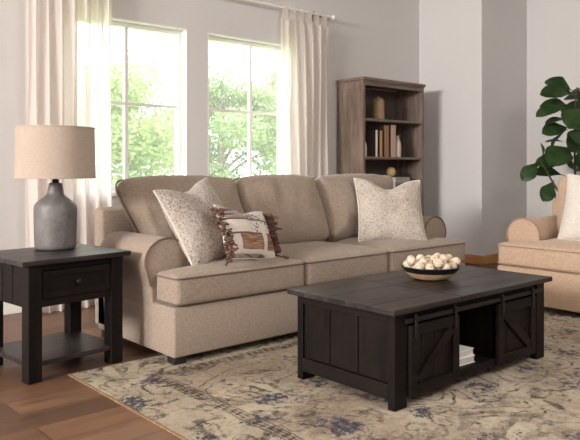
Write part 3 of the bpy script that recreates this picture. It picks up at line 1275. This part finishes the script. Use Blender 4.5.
def curtain(label, xa, xb, folds, amp, seed, mat='curtain', tabs=6):
    root = thing('curtain', label, 'curtain', ((xa + xb) / 2, 5.095, 0), group='tab top curtains')
    rnd = random.Random(seed)
    n, m = folds * 12, 40
    ztop, w = 2.60, xb - xa
    ph = [rnd.uniform(-.5, .5) for _ in range(folds + 2)]
    am = [rnd.uniform(.6, 1.25) for _ in range(folds + 2)]
    bm = bm_new()
    g = []
    for j in range(m + 1):
        t = j / m
        z = .004 + (ztop - .004) * t
        row = []
        for i in range(n + 1):
            s = i / n
            q = s * folds
            k = int(min(q, folds - 1e-6))
            fr = q - k
            a = (am[k] * (1 - fr) + am[k + 1] * fr) * amp * (1.0 - .55 * t ** 6)
            p = (ph[k] * (1 - fr) + ph[k + 1] * fr)
            y = a * math.sin(2 * PI * q + p * (1 - t) * 1.3) + .012 * math.sin(5 * q + 6 * t)
            x = -w / 2 + w * s + .018 * math.sin(4 * PI * q + p) + .03 * (1 - t) * math.sin(3.1 * s + seed)
            y -= .05 * (1 - t) ** 3
            row.append(bm.verts.new((x, min(y, .068), z)))
        g.append(row)
    for j in range(m):
        for i in range(n):
            bm.faces.new((g[j][i], g[j][i + 1], g[j + 1][i + 1], g[j + 1][i]))
    obj('curtain_panel', bm, mat, root, 180)
    for k in range(tabs):
        x = -w / 2 + w * (k + .5) / tabs
        bm = bm_new()
        prof = [(-.014, ztop - .03), (-.017, ztop + .06)] + [(.005 - .0195 * math.cos(a), 2.71 + .0195 * math.sin(a)) for a in (0, .5, 1.0, 1.57, 2.1, 2.6, 3.14)] + [(.027, ztop + .06), (.024, ztop - .03)]
        rows = [[bm.verts.new((x + e, py, pz)) for py, pz in prof] for e in (-.022, .022)]
        for i in range(len(prof) - 1):
            bm.faces.new((rows[0][i], rows[0][i + 1], rows[1][i + 1], rows[1][i]))
        obj('tab', bm, 'curtain', root, 180)


curtain('pale linen tab-top curtain hanging left of the windows behind the lamp', 1.83, 2.53, 7, .042, 3)
curtain('pale linen tab-top curtain hanging between the right window and the bookcase', 4.36, 5.01, 6, .045, 8)

# ------------------------------------------------------------------ bookcase
bx0, bx1, by0, by1, bh = 5.235, 6.272, 4.80, 5.178, 2.062
bc = thing('bookcase', 'tall greyish brown open wooden bookcase between the curtain and the white wall', 'bookcase', ((bx0 + bx1) / 2, by0, 0))
bw, bd = (bx1 - bx0) / 2, by1 - by0
for s in (-1, 1):
    bm = bm_new()
    x = s * (bw - .02)
    bx(bm, x - .011, x + .011, .01, bd, 0, bh - .05)
    for y0, y1 in ((.0, .05), (bd - .05, bd)):
        bx(bm, x - .019, x + .019, y0, y1, 0, bh - .05, .003)
    for z0, z1 in ((0, .10), (bh - .12, bh - .05)):
        bx(bm, x - .018, x + .018, .05, bd - .05, z0, z1, .002)
    obj('side_panel', bm, 'book_z', bc, 0)
bm = bm_new()
bx(bm, -bw - .012, bw + .012, -.02, bd, bh - .032, bh, .006)
bx(bm, -bw, bw, -.006, bd, bh - .05, bh - .032, .004)
obj('top', bm, 'book_x', bc, 0)
bm = bm_new()
bx(bm, -bw + .04, bw - .04, .0, .02, bh - .085, bh - .0505, .003)
obj('header_rail', bm, 'book_x', bc, 0)
bm = bm_new()
bx(bm, -bw + .03, bw - .03, bd - .012, bd, .06, bh - .06)
obj('back_panel', bm, 'book_back', bc, 0)
SHZ = [.10, .43, .816, 1.222, 1.630]
for z in SHZ:
    bm = bm_new()
    bx(bm, -bw + .04, bw - .04, .006, bd - .013, z - .028, z, .003)
    obj('shelf', bm, 'book_x', bc, 0)
bm = bm_new()
bx(bm, -bw + .04, bw - .04, .004, .024, .0, .071, .003)
obj('plinth', bm, 'book_x', bc, 0)


def jar(label, x, y, z, prof, col, cat='vase', name='vase', parts=None):
    t = thing(name, label, cat, (x, y, z + .0005))
    bm = bm_new()
    lathe(bm, prof, 32)
    obj('body', bm, plain('glaze_' + name, col, .55, .08, 14), t, 50)
    if parts:
        bm = bm_new()
        lathe(bm, parts[1], 24)
        obj(parts[0], bm, plain('lid_' + name, tuple(c * .8 for c in col), .6, .1, 14), t, 50)


jar('tan ribbed jar with a small lid on the top shelf of the bookcase', 5.625, 4.93, SHZ[4],
    [(0, 0), (.06, 0), (.067, .006)] + [(.067 + .002 * (k % 2), .012 + k * .012) for k in range(17)] + [(.058, .222), (.046, .228), (0, .228)],
    S(150, 126, 92), 'jar', 'jar', ('lid', [(0, .2285), (.05, .2285), (.048, .240), (.018, .246), (.014, .258), (0, .262)]))
jar('small pale bottle at the left end of the book row in the bookcase', 5.365, 4.91, SHZ[3],
    [(0, 0), (.034, 0), (.037, .01), (.037, .11), (.030, .14), (.018, .165), (.015, .20), (0, .201)], S(200, 190, 180), 'vase', 'bottle')
jar('pale slim vase at the right end of the book row in the bookcase', 5.895, 4.88, SHZ[3],
    [(0, 0), (.036, 0), (.041, .01), (.042, .12), (.035, .17), (.020, .205), (.017, .24), (0, .241)], S(196, 178, 164), 'vase', 'vase')
for x, th, hh, dp, col, lb in ((5.508, .026, .29, .15, S(226, 214, 198), 'thin cream book, first of the upright row in the bookcase'),
                               (5.582, .036, .285, .15, S(176, 140, 92), 'thin tan book, second of the upright row in the bookcase'),
                               (5.675, .07, .345, .16, S(150, 112, 86), 'thick brown book, third of the upright row in the bookcase'),
                               (5.788, .078, .355, .16, S(184, 154, 134), 'thick dusty pink book, last of the upright row in the bookcase')):
    t = thing('book', lb, 'book', (x, 4.85, SHZ[3] + .0005), (0, 0, 0), 'upright books in the bookcase')
    bm = bm_new()
    for s in (-1, 1):
        bx(bm, s * (th / 2 - .0015) - .0015, s * (th / 2 - .0015) + .0015, .004, dp, 0, hh)
    obj('book_cover', bm, plain('book_board', S(70, 58, 52), .75, .06, 20), t, 0)
    bm = bm_new()
    bx(bm, -th / 2 + .0, th / 2 - .0, -.004, .004, 0, hh, .002)
    obj('spine', bm, plain('book_cloth', col, .75, .06, 20), t, 0)
    bm = bm_new()
    bx(bm, -th / 2 + .003, th / 2 - .003, .004, dp - .006, .004, hh - .004)
    obj('pages', bm, 'paper', t, 0)
zz = SHZ[2] + .0005
for w_, d_, h_, col, lb in ((.30, .22, .06, S(150, 138, 128), 'grey-brown book at the bottom of the flat stack in the bookcase'),
                            (.28, .21, .06, S(120, 110, 104), 'dark grey book in the middle of the flat stack in the bookcase'),
                            (.26, .20, .06, S(160, 152, 146), 'light grey book under the wooden sphere in the bookcase')):
    t = thing('book', lb, 'book', (5.95, 4.95, zz), (0, 0, R(2)), 'flat books in the bookcase')
    bm = bm_new()
    for a, b in ((0, .003), (h_ - .003, h_)):
        bx(bm, -w_ / 2, w_ / 2, -d_ / 2, d_ / 2, a, b)
    bx(bm, -w_ / 2, w_ / 2, -d_ / 2, -d_ / 2 + .004, .003, h_ - .003)
    obj('book_cover', bm, plain('book_cloth', col, .75, .06, 20), t, 0)
    bm = bm_new()
    bx(bm, -w_ / 2 + .005, w_ / 2 - .005, -d_ / 2 + .004, d_ / 2 - .005, .003, h_ - .003)
    obj('pages', bm, 'paper', t, 0)
    zz += h_ + .0005
bm = bm_new()
sphere(bm, (0, 0, 0), .056, 24, 16)
tag(obj('decorative_sphere', bm, 'bowl_wood', None, 180, (5.83, 4.92, zz + .056)), 'wooden sphere on the flat books in the bookcase', 'ornament')

# ------------------------------------------------------------------ fiddle-leaf fig
PX, PY = 6.92, 3.32
fig = thing('fiddle_leaf_fig', 'fiddle-leaf fig with big dark green leaves behind the armchair', 'plant', (PX, PY, 0))
bm = bm_new()
lathe(bm, [(0, 0), (.14, 0), (.15, .01), (.19, .34), (.195, .36), (.18, .36), (.17, .30), (0, .30)], 40)
obj('pot', bm, 'pot', fig, 50)
bm = bm_new()
lathe(bm, [(0, .301), (.168, .301), (.16, .312), (0, .318)], 32)
obj('soil', bm, 'soil', fig, 50)
stems = [[(0, 0, .30), (.01, .02, .7), (-.03, .0, 1.1), (.02, .03, 1.5), (.0, .0, 1.92)],
         [(.01, .01, .5), (-.16, .05, .75), (-.30, .12, .98), (-.42, .16, 1.16)],
         [(0, .01, .6), (.12, -.15, .95), (.22, -.25, 1.3), (.25, -.3, 1.65)]]
for s in stems:
    bm = bm_new()
    tube(bm, s, .018, 8, False, .007)
    obj('stem', bm, 'leaf_trunk', fig)


def leaf_bm(L, Wd, droop, fold, rnd):
    bm = bm_new()
    n, m = 12, 3
    rows = []
    for i in range(n + 1):
        t = i / n
        wd = Wd / 2 * (math.sin(PI * t ** 1.25) ** .7 * (.55 + .75 * t)) if 0 < t < 1 else .004
        wd *= 1 + .05 * math.sin(14 * t)
        c = Vector((L * (t + .12), 0, L * .06 * math.sin(t * 3) - droop * L * t * t))
        row = []
        for j in range(-m, m + 1):
            u = j / m
            row.append(bm.verts.new(c + Vector((0, u * wd, fold * abs(u) * wd + .06 * wd * math.sin(9 * t + u * 2)))))
        rows.append(row)
    for i in range(n):
        for j in range(2 * m):
            bm.faces.new((rows[i][j], rows[i + 1][j], rows[i + 1][j + 1], rows[i][j + 1]))
    # thickness
    r = bmesh.ops.solidify(bm, geom=bm.faces[:], thickness=.002)
    tube(bm, [(0, 0, 0), (L * .06, 0, .004), (L * .14, 0, .004)], .004, 6)
    return bm


def leaf(base, tip_dir, L, Wd, roll, droop=.25, pale=False):
    L, Wd = L * 1.05, Wd * 1.0
    d = Vector(tip_dir).normalized()
    q = d.to_track_quat('X', 'Z').to_matrix().to_4x4() @ Matrix.Rotation(roll, 4, 'X')
    bm = leaf_bm(L, Wd, droop, .22, rnd)
    bm.transform(Matrix.Translation(base) @ q)
    obj('leaf', bm, 'fig_leaf_pale' if pale else 'fig_leaf', fig, 60)


# image-left is roughly (-.75, .66) in plan, towards the viewer (-.66, -.75)
LV, TV = Vector((-.751, .660, 0)), Vector((-.66, -.751, 0))
rnd = random.Random(5)


def dirn(l, t, z):
    return LV * l + TV * t + Vector((0, 0, z))


def at(l, t, z):
    return LV * l + TV * t + Vector((0, 0, z))


for base, tip, L, Wd, roll, dr_, pale in (
        (at(.06, .06, 1.86), dirn(1, .4, .12), .32, .20, -.9, .25, False),
        (at(.02, .0, 1.90), dirn(.5, -.3, .35), .28, .19, -.8, .2, False),
        (at(-.02, .02, 1.93), dirn(-.8, .3, .25), .30, .20, .8, .25, False),
        (at(.06, .0, 1.76), dirn(1, .1, -.02), .22, .12, -.4, .15, False),
        (at(.08, .05, 1.74), dirn(1, .3, -.22), .36, .17, -.6, .1, False),
        (at(.07, .04, 1.60), dirn(1, .3, -.02), .26, .14, -.35, .2, False),
        (at(-.02, .10, 1.74), dirn(.75, .8, -.75), .36, .27, -.5, .05, False),
        (at(.07, .02, 1.53), dirn(1, .35, -.18), .30, .18, -.9, .1, False),
        (at(.0, .08, 1.52), dirn(.3, .9, -.55), .32, .25, -.3, .1, True),
        (at(-.12, .06, 1.66), dirn(-.5, .8, -.4), .32, .25, .3, .15, True),
        (at(.08, .03, 1.36), dirn(1, .2, .06), .24, .09, -.3, .05, False),
        (at(.36, .0, 1.18), dirn(.05, .1, 1), .16, .10, -1.2, .1, False),
        (at(.38, .0, 1.18), dirn(.6, .15, -.6), .25, .16, -1.1, .12, False),
        (at(.10, .10, 1.33), dirn(.75, .7, -.42), .40, .27, -.55, .1, False),
        (at(.0, .10, 1.28), dirn(-.2, .9, -.40), .36, .27, .1, .15, True),
        (at(.24, .02, .98), dirn(.45, .3, -.65), .24, .17, -1.0, .1, False),
        (at(.12, .0, 1.02), dirn(.7, -.1, .15), .26, .17, -.8, .2, False),
        (at(.10, .0, 1.14), dirn(.9, .1, .1), .28, .18, -.9, .2, False)):
    leaf(base, tip, L, Wd, roll, dr_, pale)
for k in range(34):
    z = 1.06 + .027 * k
    t = rnd.uniform(-.7, .95)
    s = rnd.uniform(-1, .6)
    if k % 2:
        s = -abs(s)
    leaf(at(.02 * s - .11 * (k % 3), .05 * t, z), dirn(s, t, rnd.uniform(-.55, .25)), rnd.uniform(.25, .33), rnd.uniform(.17, .23),
         (-1 if s > 0 else 1) * rnd.uniform(.3, .9), .15, k % 5 == 0)
